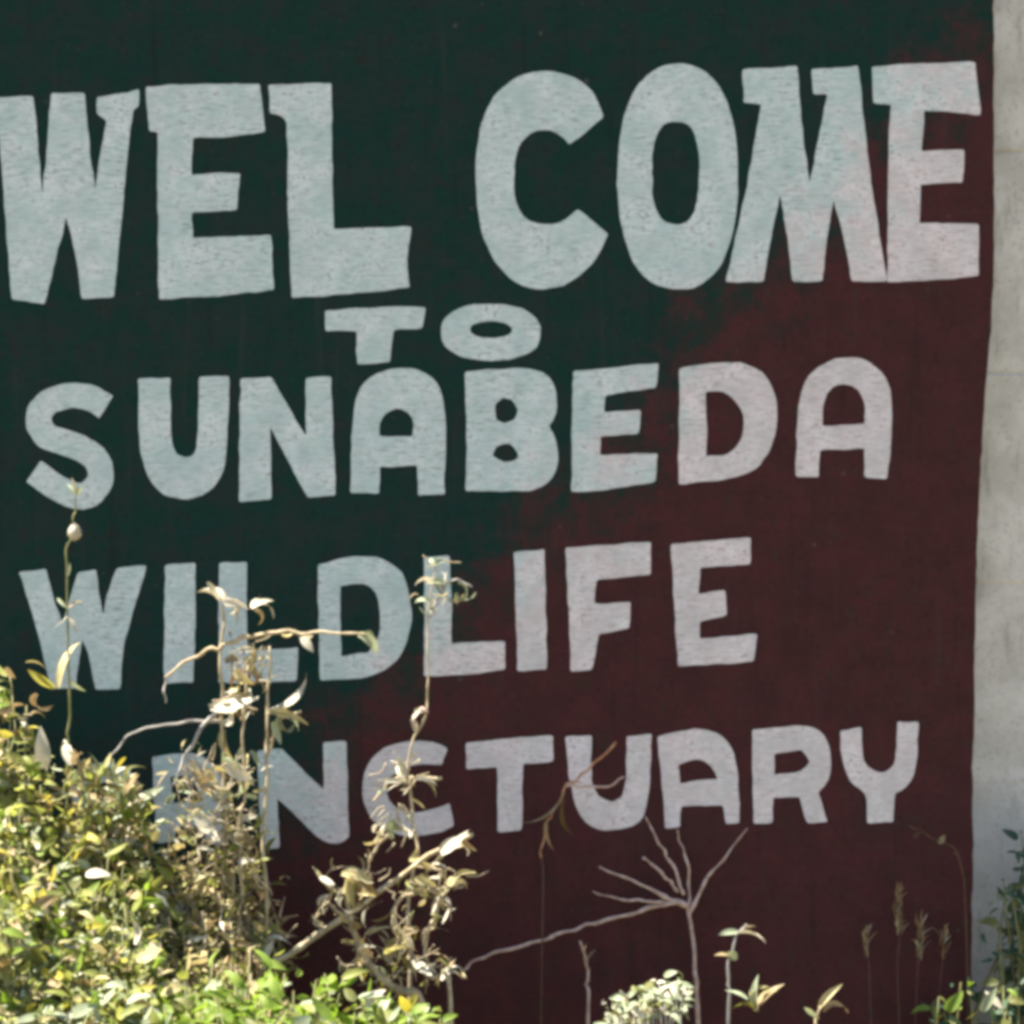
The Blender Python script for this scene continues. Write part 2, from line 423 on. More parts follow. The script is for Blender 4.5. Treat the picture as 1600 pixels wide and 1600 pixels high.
LETTERS = [
 # WEL COME
 [[(-6,153),(52,150),(60,235),(66,305),(73,235),(80,147),(132,145),(140,230),(148,296),(157,240),(166,190),(152,178),(151,152),(218,140),(217,166),(208,174),(192,320),(178,464),(128,467),(117,395),(104,338),(88,400),(70,475),(18,468),(6,310)]],
 [[(228,135),(320,131),(406,131),(414,206),(360,213),(300,216),(300,272),(374,270),(370,328),(300,332),(301,372),(424,367),(428,453),(340,462),(248,467),(247,330),(246,206),(232,204)]],
 [[(420,133),(470,131),(518,130),(519,240),(521,358),(643,354),(636,405),(640,449),(550,459),(456,465),(450,330),(447,192),(437,180),(422,177)]],
 [[(944,183),(890,226),(877,212),(860,204),(840,204),(820,215),(807,240),(803,280),(806,315),(818,338),(840,348),(865,350),(885,342),(903,326),(950,366),(930,405),(900,435),(870,448),(838,452),(805,440),(775,410),(755,368),(745,312),(744,260),(750,203),(766,160),(790,132),(820,116),(855,111),(890,118),(918,136),(934,158)]],
 [ell(1059,276,94,176,2.35), ell(1056,270,37,80,2.7)],
 [[(1160,108),(1246,103),(1254,210),(1265,287),(1280,215),(1293,147),(1271,147),(1268,108),(1341,103),(1358,260),(1386,440),(1331,440),(1318,370),(1303,312),(1292,370),(1285,440),(1239,440),(1230,370),(1219,303),(1205,370),(1193,440),(1134,441),(1165,300),(1190,163),(1162,160)]],
 [[(1362,104),(1440,99),(1524,97),(1533,180),(1490,175),(1444,173),(1440,236),(1507,234),(1504,285),(1438,288),(1436,348),(1530,350),(1529,431),(1460,437),(1387,441),(1388,260),(1392,163),(1365,161)]],
 # TO
 [[(507,485),(585,480),(665,480),(661,512),(615,515),(612,540),(610,566),(558,569),(557,517),(509,517)]],
 [ell(767,519,78,44,2.3), ell(767,515,33,13,2.2)],
 # SUNABEDA
 [stroke([(166,636),(142,622),(108,618),(74,630),(60,656),(74,682),(112,695),(148,716),(157,748),(136,774),(104,770),(52,736)], 40)],
 [[(216,592),(266,590),(267,650),(269,692),(276,710),(290,715),(302,709),(308,690),(310,640),(311,588),(358,588),(356,660),(351,722),(339,755),(315,774),(285,780),(250,768),(229,738),(218,690)]],
 [[(376,592),(424,589),(450,635),(478,682),(477,590),(517,588),(521,680),(525,774),(480,777),(450,720),(422,667),(424,780),(374,784),(374,690)]],
 [[(547,770),(593,771),(593,729),(652,728),(654,774),(694,771),(696,700),(694,640),(686,606),(664,583),(628,575),(590,583),(564,606),(553,645),(549,700)],
  [(592,681),(593,662),(602,646),(620,638),(637,645),(646,661),(645,682)]],
 [[(727,581),(780,577),(835,577),(858,590),(869,615),(869,645),(857,667),(869,690),(872,718),(862,748),(838,764),(800,767),(728,768),(729,680)],
  [(774,632),(785,622),(800,624),(809,640),(803,655),(788,662),(774,654)], [(770,712),(776,699),(790,694),(803,698),(811,711),(803,719),(786,721)]],
 [[(895,581),(960,574),(1030,567),(1025,606),(985,611),(945,618),(943,644),(1001,641),(999,678),(938,682),(937,711),(1028,708),(1024,753),(960,763),(893,769),(894,670)]],
 [[(1062,575),(1110,568),(1155,567),(1189,581),(1209,613),(1214,658),(1205,700),(1180,733),(1140,747),(1100,753),(1060,757),(1061,665)],
  [(1103,611),(1130,612),(1153,630),(1163,660),(1156,690),(1139,708),(1103,713),(1104,660)]],
 [[(1243,745),(1278,746),(1281,703),(1350,700),(1351,746),(1386,748),(1392,690),(1393,628),(1384,591),(1360,567),(1325,558),(1287,568),(1259,595),(1248,635),(1245,690)],
  [(1285,666),(1288,626),(1301,606),(1320,600),(1340,609),(1350,630),(1352,662)]],
 # WILDLIFE
 [[(30,893),(72,890),(84,935),(98,974),(110,935),(122,894),(150,890),(155,930),(160,960),(171,920),(183,886),(229,884),(205,965),(192,1020),(187,1077),(149,1078),(138,1022),(128,1000),(118,1075),(80,1075),(58,985)]],
 [[(258,883),(305,880),(305,970),(302,1066),(256,1068),(257,970)]],
 [[(342,880),(385,878),(386,1018),(466,1012),(463,1064),(400,1066),(342,1067),(342,960)]],
 [[(497,882),(530,873),(565,869),(600,874),(627,896),(639,930),(643,970),(633,1010),(610,1040),(575,1057),(540,1061),(500,1063),(498,970)],
  [(532,915),(568,913),(586,926),(594,960),(592,993),(574,1020),(533,1025),(532,970)]],
 [[(662,870),(702,868),(705,940),(706,1005),(790,1001),(788,1046),(730,1054),(662,1057),(663,960)]],
 [[(803,863),(850,858),(853,950),(854,1045),(808,1049),(806,950)]],
 [[(884,857),(950,851),(1017,848),(1017,898),(975,901),(932,906),(930,943),(986,941),(984,982),(936,991),(926,1046),(892,1049),(888,950)]],
 [[(1048,851),(1110,845),(1173,839),(1172,882),(1094,887),(1092,929),(1133,922),(1136,961),(1093,972),(1093,998),(1183,991),(1178,1034),(1060,1041),(1054,950)]],
 # SANCTUARY
 [stroke([(200,1222),(172,1208),(140,1212),(124,1234),(140,1258),(172,1270),(188,1296),(168,1322),(126,1314)], 30)],
 [[(238,1183),(298,1177),(333,1196),(351,1240),(357,1318),(322,1320),(319,1290),(276,1292),(273,1315),(245,1318),(241,1250)],
  [(266,1214),(298,1211),(318,1251),(270,1254)]],
 [[(402,1172),(440,1169),(472,1202),(506,1234),(505,1160),(541,1158),(543,1235),(545,1308),(528,1318),(503,1313),(468,1280),(433,1247),(437,1325),(408,1328),(405,1250)]],
 [[(700,1170),(690,1196),(660,1193),(630,1200),(611,1215),(605,1238),(615,1258),(640,1269),(670,1267),(702,1255),(708,1290),(680,1302),(635,1306),(597,1294),(573,1265),(566,1230),(575,1195),(600,1170),(640,1158),(676,1159)]],
 [[(728,1161),(795,1154),(864,1149),(864,1190),(818,1194),(816,1245),(815,1297),(778,1299),(777,1198),(728,1201)]],
 [[(884,1151),(924,1149),(925,1218),(935,1244),(956,1254),(972,1245),(978,1218),(979,1150),(1018,1147),(1016,1205),(1011,1255),(998,1284),(970,1296),(936,1296),(908,1276),(893,1235),(887,1190)]],
 [[(1028,1151),(1062,1143),(1097,1139),(1129,1151),(1147,1180),(1154,1235),(1156,1286),(1134,1288),(1130,1258),(1065,1260),(1061,1292),(1040,1295),(1034,1220)],
  [(1060,1195),(1090,1186),(1110,1195),(1122,1216),(1062,1224)]],
 [[(1175,1141),(1220,1136),(1263,1135),(1288,1150),(1298,1183),(1295,1218),(1278,1238),(1293,1285),(1262,1286),(1249,1245),(1208,1246),(1207,1286),(1178,1287),(1176,1215)],
  [(1210,1178),(1252,1172),(1266,1189),(1252,1205),(1210,1210)]],
 [[(1312,1141),(1346,1136),(1350,1188),(1364,1204),(1382,1207),(1397,1194),(1402,1128),(1435,1128),(1430,1198),(1418,1227),(1398,1240),(1396,1284),(1355,1287),(1352,1241),(1329,1221),(1316,1188)]],
]

def soften(poly, seed):
    """curve the gentle turns, keep the sharp corners slightly rounded, wobble the brush edge"""
    V = [Vector((x, y, 0)) for x, y in poly]
    n = len(V)
    sharp = []
    for i in range(n):
        a = (V[i] - V[i - 1]).normalized(); b2 = (V[(i + 1) % n] - V[i]).normalized()
        sharp.append(a.dot(b2) < math.cos(R(46)))
    out = []
    for i in range(n):
        p1, p2 = V[i], V[(i + 1) % n]
        d = (p2 - p1)
        m1 = d if sharp[i] else (p2 - V[i - 1]) * 0.5
        m2 = d if sharp[(i + 1) % n] else (V[(i + 2) % n] - p1) * 0.5
        m1 = m1.normalized() * d.length; m2 = m2.normalized() * d.length
        k = max(2, min(14, int(d.length / 9)))
        for j in range(k):
            s = j / k
            if j == 0 and sharp[i]:
                # a tiny round on brush corners
                pa = (V[i - 1] - p1); pb = d
                r = min(3.0, pa.length * 0.3, pb.length * 0.3)
                out.append(p1 + pa.normalized() * r); out.append(p1 + (pa.normalized() + pb.normalized()) * r * 0.28); out.append(p1 + pb.normalized() * r)
                continue
            h00 = 2*s**3 - 3*s**2 + 1; h10 = s**3 - 2*s**2 + s; h01 = -2*s**3 + 3*s**2; h11 = s**3 - s**2
            out.append(p1 * h00 + m1 * h10 + p2 * h01 + m2 * h11)
    res = []
    for p in out:
        w = 1.7
        q = p * 0.045
        res.append((p.x + w * noise.noise(Vector((q.x, q.y, seed))) + 0.8 * noise.noise(Vector((q.x * 4, q.y * 4, seed + 3))),
                    p.y + w * noise.noise(Vector((q.x, q.y, seed + 9))) + 0.8 * noise.noise(Vector((q.x * 4, q.y * 4, seed + 6)))))
    return res

for li, loops in enumerate(LETTERS):
    loops = [soften(lp, li * 1.37 + k * 11) for k, lp in enumerate(loops)]
    V3 = [[Vector((x, y, 0)) for x, y in lp] for lp in loops]
    flat = [v for lp in V3 for v in lp]
    tris = tessellate_polygon(V3)
    mb = MB()
    f0 = [P(v.x, v.y, 0.0016) for v in flat]
    mb.add(f0, [])
    tf = []
    for a, b2, c2 in tris:
        nrm = (f0[b2] - f0[a]).cross(f0[c2] - f0[a])
        tf.append((a, b2, c2) if nrm.y < 0 else (a, c2, b2))
    mb.f += tf; mb.m += [0] * len(tf)
    # the paint's thin rim down to the board
    base = len(f0); off = 0
    mb.v += [(p.x, 0.0002, p.z) for p in f0]
    for lp in V3:
        k = len(lp)
        for i in range(k):
            a = off + i; b2 = off + (i + 1) % k
            mb.f.append((a, b2, b2 + base, a + base)); mb.m.append(0)
        off += k
    mb.build('letter', [M['letter']], sign)

# ------------------------------------------------------------------ concrete pillar behind the right edge
pillar = thing('pillar', P(1600, 1575 + 400, -0.2) * 1.0, 'pale weathered concrete pillar along the right edge of the sign', 'pillar')
pillar.location.z = 0
x0 = P(1500, 0).x; x1 = P(1668, 0).x
ya, yb = T + 0.012, T + 0.21
zz = -0.05; k = 0
random.seed(5)
joints = []
levels = [-0.05] + sorted([P(0, y).z for y in (1560, 1235, 915, 578, 225, -110, -440)])
for i in range(len(levels) - 1):
    a, b2 = levels[i] + 0.0012, levels[i + 1] - 0.0012
    dx = random.uniform(-0.003, 0.003); dy = random.uniform(0.0, 0.004)
    mb = MB()
    bv = 0.003
    ringv = []
    for z, ins in ((a, bv), (a + bv, 0), (b2 - bv, 0), (b2, bv)):
        ringv += [Vector((x0 + dx + ins, ya + dy + ins, z)), Vector((x1 + dx - ins, ya + dy + ins, z)),
                  Vector((x1 + dx - ins, yb - ins, z)), Vector((x0 + dx + ins, yb - ins, z))]
    fs = [(0, 1, 2, 3)[::-1], (12, 13, 14, 15)]
    for s in range(3):
        for q in range(4):
            fs.append((s * 4 + q, s * 4 + (q + 1) % 4, s * 4 + 4 + (q + 1) % 4, s * 4 + 4 + q))
    mb.add(ringv, fs)
    mb.build('block', [M['concrete']], pillar)
mb = MB()
ins = 0.005
mb.add([Vector((x, y, z)) for z in (-0.05, levels[-1] - 0.01) for x, y in ((x0 + ins, ya + ins), (x1 - ins, ya + ins), (x1 - ins, yb - ins), (x0 + ins, yb - ins))],
       [(3, 2, 1, 0), (4, 5, 6, 7), (0, 1, 5, 4), (1, 2, 6, 5), (2, 3, 7, 6), (3, 0, 4, 7)])
mb.build('mortar', [M['concrete']], pillar)

# ------------------------------------------------------------------ leaves
def leaf_geo(width=0.42, fold=0.25, curl=0.3, twist=0.0, kind='ovate', n=5):
    """unit leaf along +X, face +Z"""
    verts, faces = [], []
    for i in range(n + 1):
        s = i / n
        if kind == 'ovate': w = width * 0.5 * math.sin(math.pi * min(1, s * 0.92 + 0.08) ** 0.8) ** 0.9
        elif kind == 'lance': w = width * 0.5 * (math.sin(math.pi * (s * 0.9 + 0.1)) ** 0.8)
        else: w = width * 0.5 * (1 - 0.85 * s) * min(1, 0.4 + 3 * s)
        if i == n: w = 0.012
        a = curl * 2.2 * s
        if abs(curl) > 1e-4:
            x = math.sin(a) / (curl * 2.2); z = -(1 - math.cos(a)) / (curl * 2.2)
        else:
            x, z = s, 0
        tw = twist * s
        for side in (-1, 0, 1):
            yy = side * w * math.cos(fold) ; zz2 = abs(side) * w * math.sin(fold)
            y2 = yy * math.cos(tw) - zz2 * math.sin(tw); z2 = yy * math.sin(tw) + zz2 * math.cos(tw)
            verts.append(Vector((x, y2, z + z2)))
    for i in range(n):
        for k in range(2):
            a = i * 3 + k
            faces.append((a, a + 3, a + 4, a + 1))
    return verts, faces

SHAPES = {
    'ovate':  [leaf_geo(0.50, 0.25, 0.25), leaf_geo(0.46, 0.40, 0.45, 0.3), leaf_geo(0.55, 0.15, -0.2, -0.25), leaf_geo(0.5, 0.5, 0.6, 0.5)],
    'lance':  [leaf_geo(0.30, 0.3, 0.3, 0.2, 'lance'), leaf_geo(0.26, 0.45, 0.55, -0.4, 'lance'), leaf_geo(0.32, 0.2, -0.25, 0.3, 'lance')],
    'curl':   [leaf_geo(0.42, 0.75, 0.9, 0.9, 'lance', 7), leaf_geo(0.5, 0.9, 1.2, -1.1, 'ovate', 7), leaf_geo(0.36, 0.6, -0.8, 1.4, 'lance', 7), leaf_geo(0.55, 1.0, 0.6, 0.5, 'ovate', 6)],
    'blade':  [leaf_geo(0.10, 0.4, 0.25, 0.3, 'blade', 6), leaf_geo(0.08, 0.3, 0.45, -0.5, 'blade', 6)],
}
MESH = {}
def leaf_mesh(shape, var, colour):
    key = (shape, var, colour)
    if key not in MESH:
        mb = MB(); v, f = SHAPES[shape][var]
        mb.add(v, f)
        MESH[key] = mb.mesh('leaf_%s' % colour, [M[colour]], True)
    return MESH[key]

def leaf_matrix(base, direction, normal, length, wid=1.0):
    x = direction.normalized()
    z = normal - x * normal.dot(x)
    if z.length < 1e-4: z = x.orthogonal()
    z.normalize(); y = z.cross(x)
    m3 = Matrix((x, y, z)).transposed().to_4x4()
    return Matrix.Translation(base) @ m3 @ Matrix.Diagonal((length, length * wid, length, 1))

def rnd_normal(bias=0.7):
    # leaves turn their faces to the open light: up, out from the wall and towards the sunny side
    v = Vector((random.gauss(-0.45, 0.42), random.gauss(-0.60, 0.42), random.gauss(0.75, 0.40)))
    return v.normalized()

class Plant:
    """a thing: Empty at the base, stems joined per plant, leaves as parts (the largest) and the rest as one stuff part"""
    def __init__(self, name, base, label, cat, group=None):
        base = Vector((base.x, base.y, 0.0))
        self.root = thing(name, base, label, cat, group)
        self.base = base
        self.leaves = []       # (matrix, shape, var, colour, rank)
        self.nstem = 0
    def stem(self, pts, r0, r1, m='stem_dry', name='stem', knob=0.25):
        pts = [Vector(q) for q in pts]
        fine_ = catmull(pts, 3)
        pts = [fine_[0]] + [q + Vector((random.gauss(0, .0017), random.gauss(0, .003), random.gauss(0, .0017))) for q in fine_[1:-1]] + [fine_[-1]]
        mb = MB(); tube(mb, pts, r0, r1, 6, 0, 2, knob)
        o = mb.build(name, [M[m]], self.root, True); self.nstem += 1
        return o
    def stems_joined(self, lst, m, name='stem'):
        mb = MB()
        for pts, r0, r1 in lst: tube(mb, pts, r0, r1, 5, 0, 3, 0.2)
        return mb.build(name, [M[m]], self.root, True)
    def leaf(self, mtx, shape, colour, rank=1e9, var=None):
        if var is None: var = random.randrange(len(SHAPES[shape]))
        self.leaves.append((mtx, shape, var, colour, rank))
    def pleaf(self, a, b, d, w=None, colour='cream', shape='curl', nrm=None, dz=0.0, var=None):
        """a leaf drawn from pixel a (stalk end) to pixel b (tip)"""
        pa = P(*a, d); pb = P(*b, d + dz + random.uniform(-0.012, 0.02))
        v = pb - pa
        self.leaf(leaf_matrix(pa, v, nrm or rnd_normal(), v.length * (1.3 if shape == 'curl' else 1.05), (w or 1.0) * 0.8), shape, colour, 1e9, var)
    def finish(self, nmax=300):
        L = sorted(self.leaves, key=lambda t2: -t2[4])
        one, rest = L[:nmax], L[nmax:]
        inv = Matrix.Translation(-self.base)
        for mtx, shape, var, colour, rank in one:
            o = bpy.data.objects.new('leaf', leaf_mesh(shape, var, colour))
            col.objects.link(o); o.parent = self.root
            o.matrix_local = inv @ mtx
        if rest:
            mb = MB()
            for mtx, shape, var, colour, rank in rest:
                v, f = SHAPES[shape][var]
                mb.add([mtx @ q for q in v], f, LI[colour])
            o = mb.build('foliage', LM, self.root, True)
            o['kind'] = 'stuff'
        return self.root

def pick(pal):
    tot = sum(w for _, w in pal); r = random.random() * tot
    for c, w in pal:
        r -= w
        if r <= 0: return c
    return pal[-1][0]

def shrub(name, label, top, d0, d1, nstems, per, pal, size, shape_mix, stem_m, cat='shrub', parts=120, low=1640, depth_px=None, group=None, terrace=0):
    """top: list of (px, py) giving the upper outline; the shrub fills down from it"""
    xs = [p[0] for p in top]
    xa, xb = min(xs), max(xs)
    def topy(x):
        for (ax, ay), (bx, by) in zip(top, top[1:]):
            if ax <= x <= bx: return ay + (by - ay) * (x - ax) / max(1e-6, bx - ax)
        return top[-1][1]
    cx = (xa + xb) / 2
    pl = Plant(name, P(cx, 800, (d0 + d1) / 2), label, cat, group)
    sticks = []
    for i in range(nstems):
        x = random.uniform(xa, xb); ty = topy(x)
        fr = random.random() ** (2.4 if terrace else 1.5)
        tipy = ty + fr * max(30, (low - ty)) * 0.85 + random.uniform(-6, 18)
        d = random.uniform(d0, d1)
        tipy += terrace * (d - d0) / (d1 - d0)
        tip = P(x, tipy, d)
        bx = cx + (x - cx) * 0.55
        base = Vector((P(bx, 800, d).x, -(d0 + (d1 - d0) * (0.3 + 0.4 * random.random())), 0.0))
        midp = base.lerp(tip, 0.55) + Vector((random.gauss(0, 0.03), random.gauss(0, 0.03), 0.02))
        sticks.append(([base, midp, tip], 0.0035, 0.0012))
        cur = catmull([base, midp, tip], 10)
        for k in range(per):
            s = 1 - (random.random() ** 1.4) * 0.62
            q = cur[min(len(cur) - 1, int(s * (len(cur) - 1)))] + Vector((random.gauss(0, 0.014), random.gauss(0, 0.014), random.gauss(0, 0.010)))
            if q.z < 0.03: continue
            az = random.uniform(0, 2 * math.pi)
            dirv = Vector((math.cos(az), math.sin(az), random.gauss(0.25, 0.55)))
            ln = size * random.choice((random.uniform(0.45, 0.9), random.uniform(0.7, 1.2), random.uniform(1.0, 1.75)))
            c = pick(pal)
            sh = pick(shape_mix)
            # how large it shows: near the outside, near the lens, inside the picture
            vis = -q.y + (0.4 if q.z > 0.45 else -2) + ln * 3 + random.uniform(0, 0.15)
            pl.leaf(leaf_matrix(q, dirv, rnd_normal(), ln), sh, c, vis)
    pl.stems_joined(sticks, stem_m)
    return pl

# ---- shrubs -------------------------------------------------------------------
random.seed(21)
s1 = shrub('leafy_shrub', 'tall yellow-green shrub covering the lower left edge of the sign',
           [(-70, 1080), (-20, 1030), (20, 1045), (55, 1110), (100, 1170), (150, 1192), (195, 1205), (228, 1235), (250, 1300), (285, 1400)],
           0.15, 0.80, 620, 26, [('yellowgreen', 5), ('straw', 2.2), ('lime', 1.6), ('sage', 1.6), ('olive', 1.2), ('tan', 1.0), ('yellow', 0.8), ('cream', 1.0)],
           0.031, [('ovate', 4), ('lance', 4), ('curl', 2)], 'stem_green', terrace=430)
# leaves one can make out
for a, b2, c, sh in [((92,1075),(100,985),'straw','lance'),((40,1035),(75,1026),'straw','lance'),((85,1075),(40,1055),'yellow','ovate'),
                 ((70,1200),(62,1140),'cream','ovate'),((112,1195),(94,1148),'cream','ovate'),((150,1240),(185,1195),'sage','curl'),
                 ((150,1215),(200,1205),'cream','curl'),((60,1085),(38,1120),'tan','curl'),((105,1300),(95,1255),'yellow','ovate'),
                 ((118,1300),(150,1270),'yellow','ovate'),((205,1278),(238,1215),'sage','ovate'),((195,1285),(222,1218),'lime','ovate'),
                 ((80,1330),(45,1300),'yellowgreen','ovate'),((60,1250),(35,1215),'straw','curl')]:
    s1.pleaf(a, b2, 0.24, 0.95, c, sh)
SC = [(120, 1215), (150, 1225), (180, 1220), (205, 1245), (130, 1270), (165, 1275), (200, 1290), (110, 1310), (150, 1320), (190, 1330), (225, 1300)]
for i in range(330):
    cx, cy = random.choice(SC); x = cx + random.gauss(0, 13); y = cy + random.gauss(0, 14); an = random.uniform(0, 6.283); L = random.uniform(14, 34)
    s1.pleaf((x, y), (x + L * math.cos(an), y + L * math.sin(an)), random.uniform(0.16, 0.32), random.uniform(0.8, 1.3), pick([('straw', 3), ('sage', 3), ('yellowgreen', 3), ('tan', 2), ('yellow', 1), ('cream', 1), ('olive', 1.5)]), pick([('ovate', 3), ('lance', 3), ('curl', 2)]))
s1.finish(300)

random.seed(22)
s2 = shrub('dry_shrub', 'withering olive and straw-coloured shrub below the first letters of SANCTUARY',
           [(170, 1330), (230, 1300), (290, 1330), (340, 1340), (400, 1380), (430, 1450), (460, 1500)],
           0.16, 0.42, 260, 22, [('straw', 4.0), ('tan', 2), ('olive', 2.2), ('yellowgreen', 3.0), ('brown', 1.2), ('cream', 1.0)],
           0.031, [('curl', 4), ('lance', 5), ('ovate', 2)], 'stem_dry', terrace=180)
s2.finish(110)

random.seed(23)
s3 = shrub('low_shrub', 'low bright lime-green shrub along the bottom edge in front of the dry weeds',
           [(215, 1530), (260, 1500), (310, 1490), (360, 1500), (420, 1495), (480, 1505), (540, 1515), (600, 1535), (650, 1555), (690, 1575)],
           0.45, 0.75, 280, 20, [('lime', 7), ('yellowgreen', 2), ('sage', 1), ('olive', 1.6)],
           0.032, [('ovate', 5), ('lance', 4)], 'stem_green', low=1680, terrace=110)
for a, b2, c in [((575,1575),(592,1530),'cream'),((560,1560),(600,1548),'sage'),((635,1575),(655,1550),'yellow'),((640,1580),(622,1553),'yellow'),
                 ((535,1530),(572,1505),'yellowgreen'),((380,1545),(350,1510),'lime'),((440,1560),(410,1520),'lime')]:
    s3.pleaf(a, b2, 0.6, 1.0, c, 'ovate')
s3.finish(120)

random.seed(24)
s4 = shrub('pale_shrub', 'mixed pale green shrub in the bottom left corner in front of the taller one',
           [(-120, 1400), (0, 1390), (60, 1400), (140, 1430), (200, 1460), (260, 1510), (300, 1560)],
           0.50, 0.85, 400, 24, [('yellowgreen', 4), ('sage', 3), ('lime', 2), ('straw', 2), ('olive', 1.2), ('tan', 1), ('cream', 1)],
           0.031, [('ovate', 5), ('lance', 4), ('curl', 2)], 'stem_green', low=1700, terrace=190)
s4.finish(120)

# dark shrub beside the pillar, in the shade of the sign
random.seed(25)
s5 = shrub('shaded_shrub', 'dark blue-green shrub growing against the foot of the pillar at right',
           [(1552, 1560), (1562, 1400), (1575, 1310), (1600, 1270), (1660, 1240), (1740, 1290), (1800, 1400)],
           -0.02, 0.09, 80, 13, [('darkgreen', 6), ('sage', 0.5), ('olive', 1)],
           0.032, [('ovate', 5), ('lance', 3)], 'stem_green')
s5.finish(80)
random.seed(26)
s6 = shrub('small_shrub', 'small dark yellow-green shrub in the bottom right corner',
           [(1440, 1560), (1480, 1530), (1510, 1528), (1550, 1540), (1600, 1535), (1640, 1560)],
           0.06, 0.16, 26, 10, [('olive', 3), ('lime', 1), ('darkgreen', 5)],
           0.026, [('ovate', 5), ('lance', 3)], 'stem_green')
s6.pleaf((1534, 1580), (1556, 1545), 0.2, 0.9, 'sage', 'ovate')
s6.pleaf((1565, 1575), (1545, 1545), 0.2, 1.3, 'cream', 'ovate')
s6.pleaf((1480, 1580), (1500, 1548), 0.22, 1.3, 'lime', 'ovate')
s6.finish(60)

# ---- weeds drawn stalk by stalk ------------------------------------------------
def PL(lst, d): return [P(x, y, d) for x, y in lst]
def root_of(x, d): return [Vector((P(x, 800, d).x, -d, 0.0))]

def tangle(w, pts, d, n, pal, ln=(14, 34), twigs=0.5, spread=16):
    """a mess of crisp little leaves and broken twiglets hanging round the given points"""
    sticks = []
    for i in range(n):
        cx, cy = random.choice(pts)
        x = cx + random.gauss(0, spread); y = cy + random.gauss(0, spread)
        dd = d + random.uniform(-0.05, 0.07)
        an = random.uniform(0, 6.283); L = random.uniform(*ln)
        if random.random() < twigs:
            q = [(x, y), (x + L * .6 * math.cos(an) + random.gauss(0, 4), y + L * .6 * math.sin(an) + random.gauss(0, 4)), (x + 1.3 * L * math.cos(an), y + 1.3 * L * math.sin(an))]
            sticks.append((PL(q, dd), random.uniform(0.0011, 0.0022), 0.0008))
        else:
            w.pleaf((x, y), (x + L * math.cos(an), y + L * math.sin(an)), dd, random.uniform(0.5, 1.0), pick(pal), pick([('curl', 3), ('lance', 3)]))
    if sticks: w.stems_joined(sticks, 'stem_dry', 'twiglets')['kind'] = 'stuff'

random.seed(31)
w = Plant('budding_weed', P(108, 800, 0.22), 'thin upright stalk with a white bud in front of the S of SUNABEDA', 'weed')
w.stem(root_of(100, 0.22) + PL([(104, 1250), (107, 1120), (105, 960), (106, 860), (112, 835), (118, 800), (119, 772)], 0.22), 0.0024, 0.0011, 'stem_green')
mb = MB()   # bud: a lathe of petals
c0 = P(116, 832, 0.22)
prof = [(0.0, -0.015), (0.007, -0.012), (0.0115, -0.004), (0.0105, 0.005), (0.006, 0.012), (0.0012, 0.017)]
vs, fs = [], []
for r_, z_ in prof:
    for k in range(10):
        an = 2 * math.pi * k / 10
        rr = r_ * (1 + 0.16 * math.cos(5 * an))
        vs.append(c0 + Vector((rr * math.cos(an), rr * math.sin(an), z_)))
for i in range(len(prof) - 1):
    for k in range(10):
        fs.append((i * 10 + k, i * 10 + (k + 1) % 10, (i + 1) * 10 + (k + 1) % 10, (i + 1) * 10 + k))
mb.add(vs, fs); mb.build('bud', [M['cream']], w.root, True)
for a, b2, c in [((119,775),(106,752),'sage'),((119,775),(132,748),'sage'),((119,776),(120,745),'cream'),((106,950),(84,930),'sage'),((106,950),(128,930),'tan'),
                 ((106,962),(90,985),'cream'),((106,962),(124,985),'cream'),((106,900),(114,880),'sage'),((107,1060),(130,1085),'sage')]:
    w.pleaf(a, b2, 0.22, 1.0, c, 'lance')
w.finish()

random.seed(32)
d = 0.20
w = Plant('tall_dry_weed', P(370, 800, d), 'tall dried weed with two stalks and arching twigs across WILDLIFE', 'weed')
w.stem(root_of(350, d) + PL([(345, 1500), (350, 1350), (349, 1200), (345, 1080), (346, 1000), (352, 930)], d), 0.0042, 0.0022, 'stem_dry')
w.stem(root_of(400, d + .02) + PL([(415, 1480), (413, 1300), (418, 1180), (418, 1110), (421, 1010)], d + .02), 0.0042, 0.0022, 'stem_dry')
w.stem(root_of(372, d + .03) + PL([(372, 1480), (378, 1400), (374, 1290), (383, 1230), (380, 1150), (388, 1040)], d + .03), 0.0036, 0.0020, 'stem_dry')
w.stem(PL([(346, 1010), (322, 1018), (290, 1035), (258, 1058)], d), 0.0040, 0.0022, 'stem_dry', 'twig')
w.stem(PL([(346, 1010), (380, 998), (415, 990), (470, 988), (520, 990), (572, 991)], d), 0.0044, 0.0020, 'stem_dry', 'twig')
w.stem(PL([(349, 1105), (325, 1125), (300, 1165), (284, 1195), (270, 1228)], d), 0.0044, 0.0018, 'stem_grey', 'twig')
w.stem(PL([(345, 1128), (310, 1128), (262, 1131), (212, 1143), (188, 1165), (170, 1190)], d), 0.0026, 0.0014, 'stem_grey', 'twig')
w.stem(PL([(258, 1058), (256, 1080), (259, 1098)], d), 0.0022, 0.0014, 'stem_grey', 'twig')
w.stem(PL([(418, 1180), (430, 1140), (440, 1120), (470, 1112)], d + .02), 0.003, 0.0018, 'stem_dry', 'twig')
w.stem(PL([(349, 1260), (300, 1180), (296, 1240), (290, 1300)], d), 0.0022, 0.0014, 'stem_grey', 'twig')
w.stem(PL([(374, 1320), (400, 1360), (425, 1400)], d + .03), 0.0030, 0.0016, 'stem_dry', 'twig')
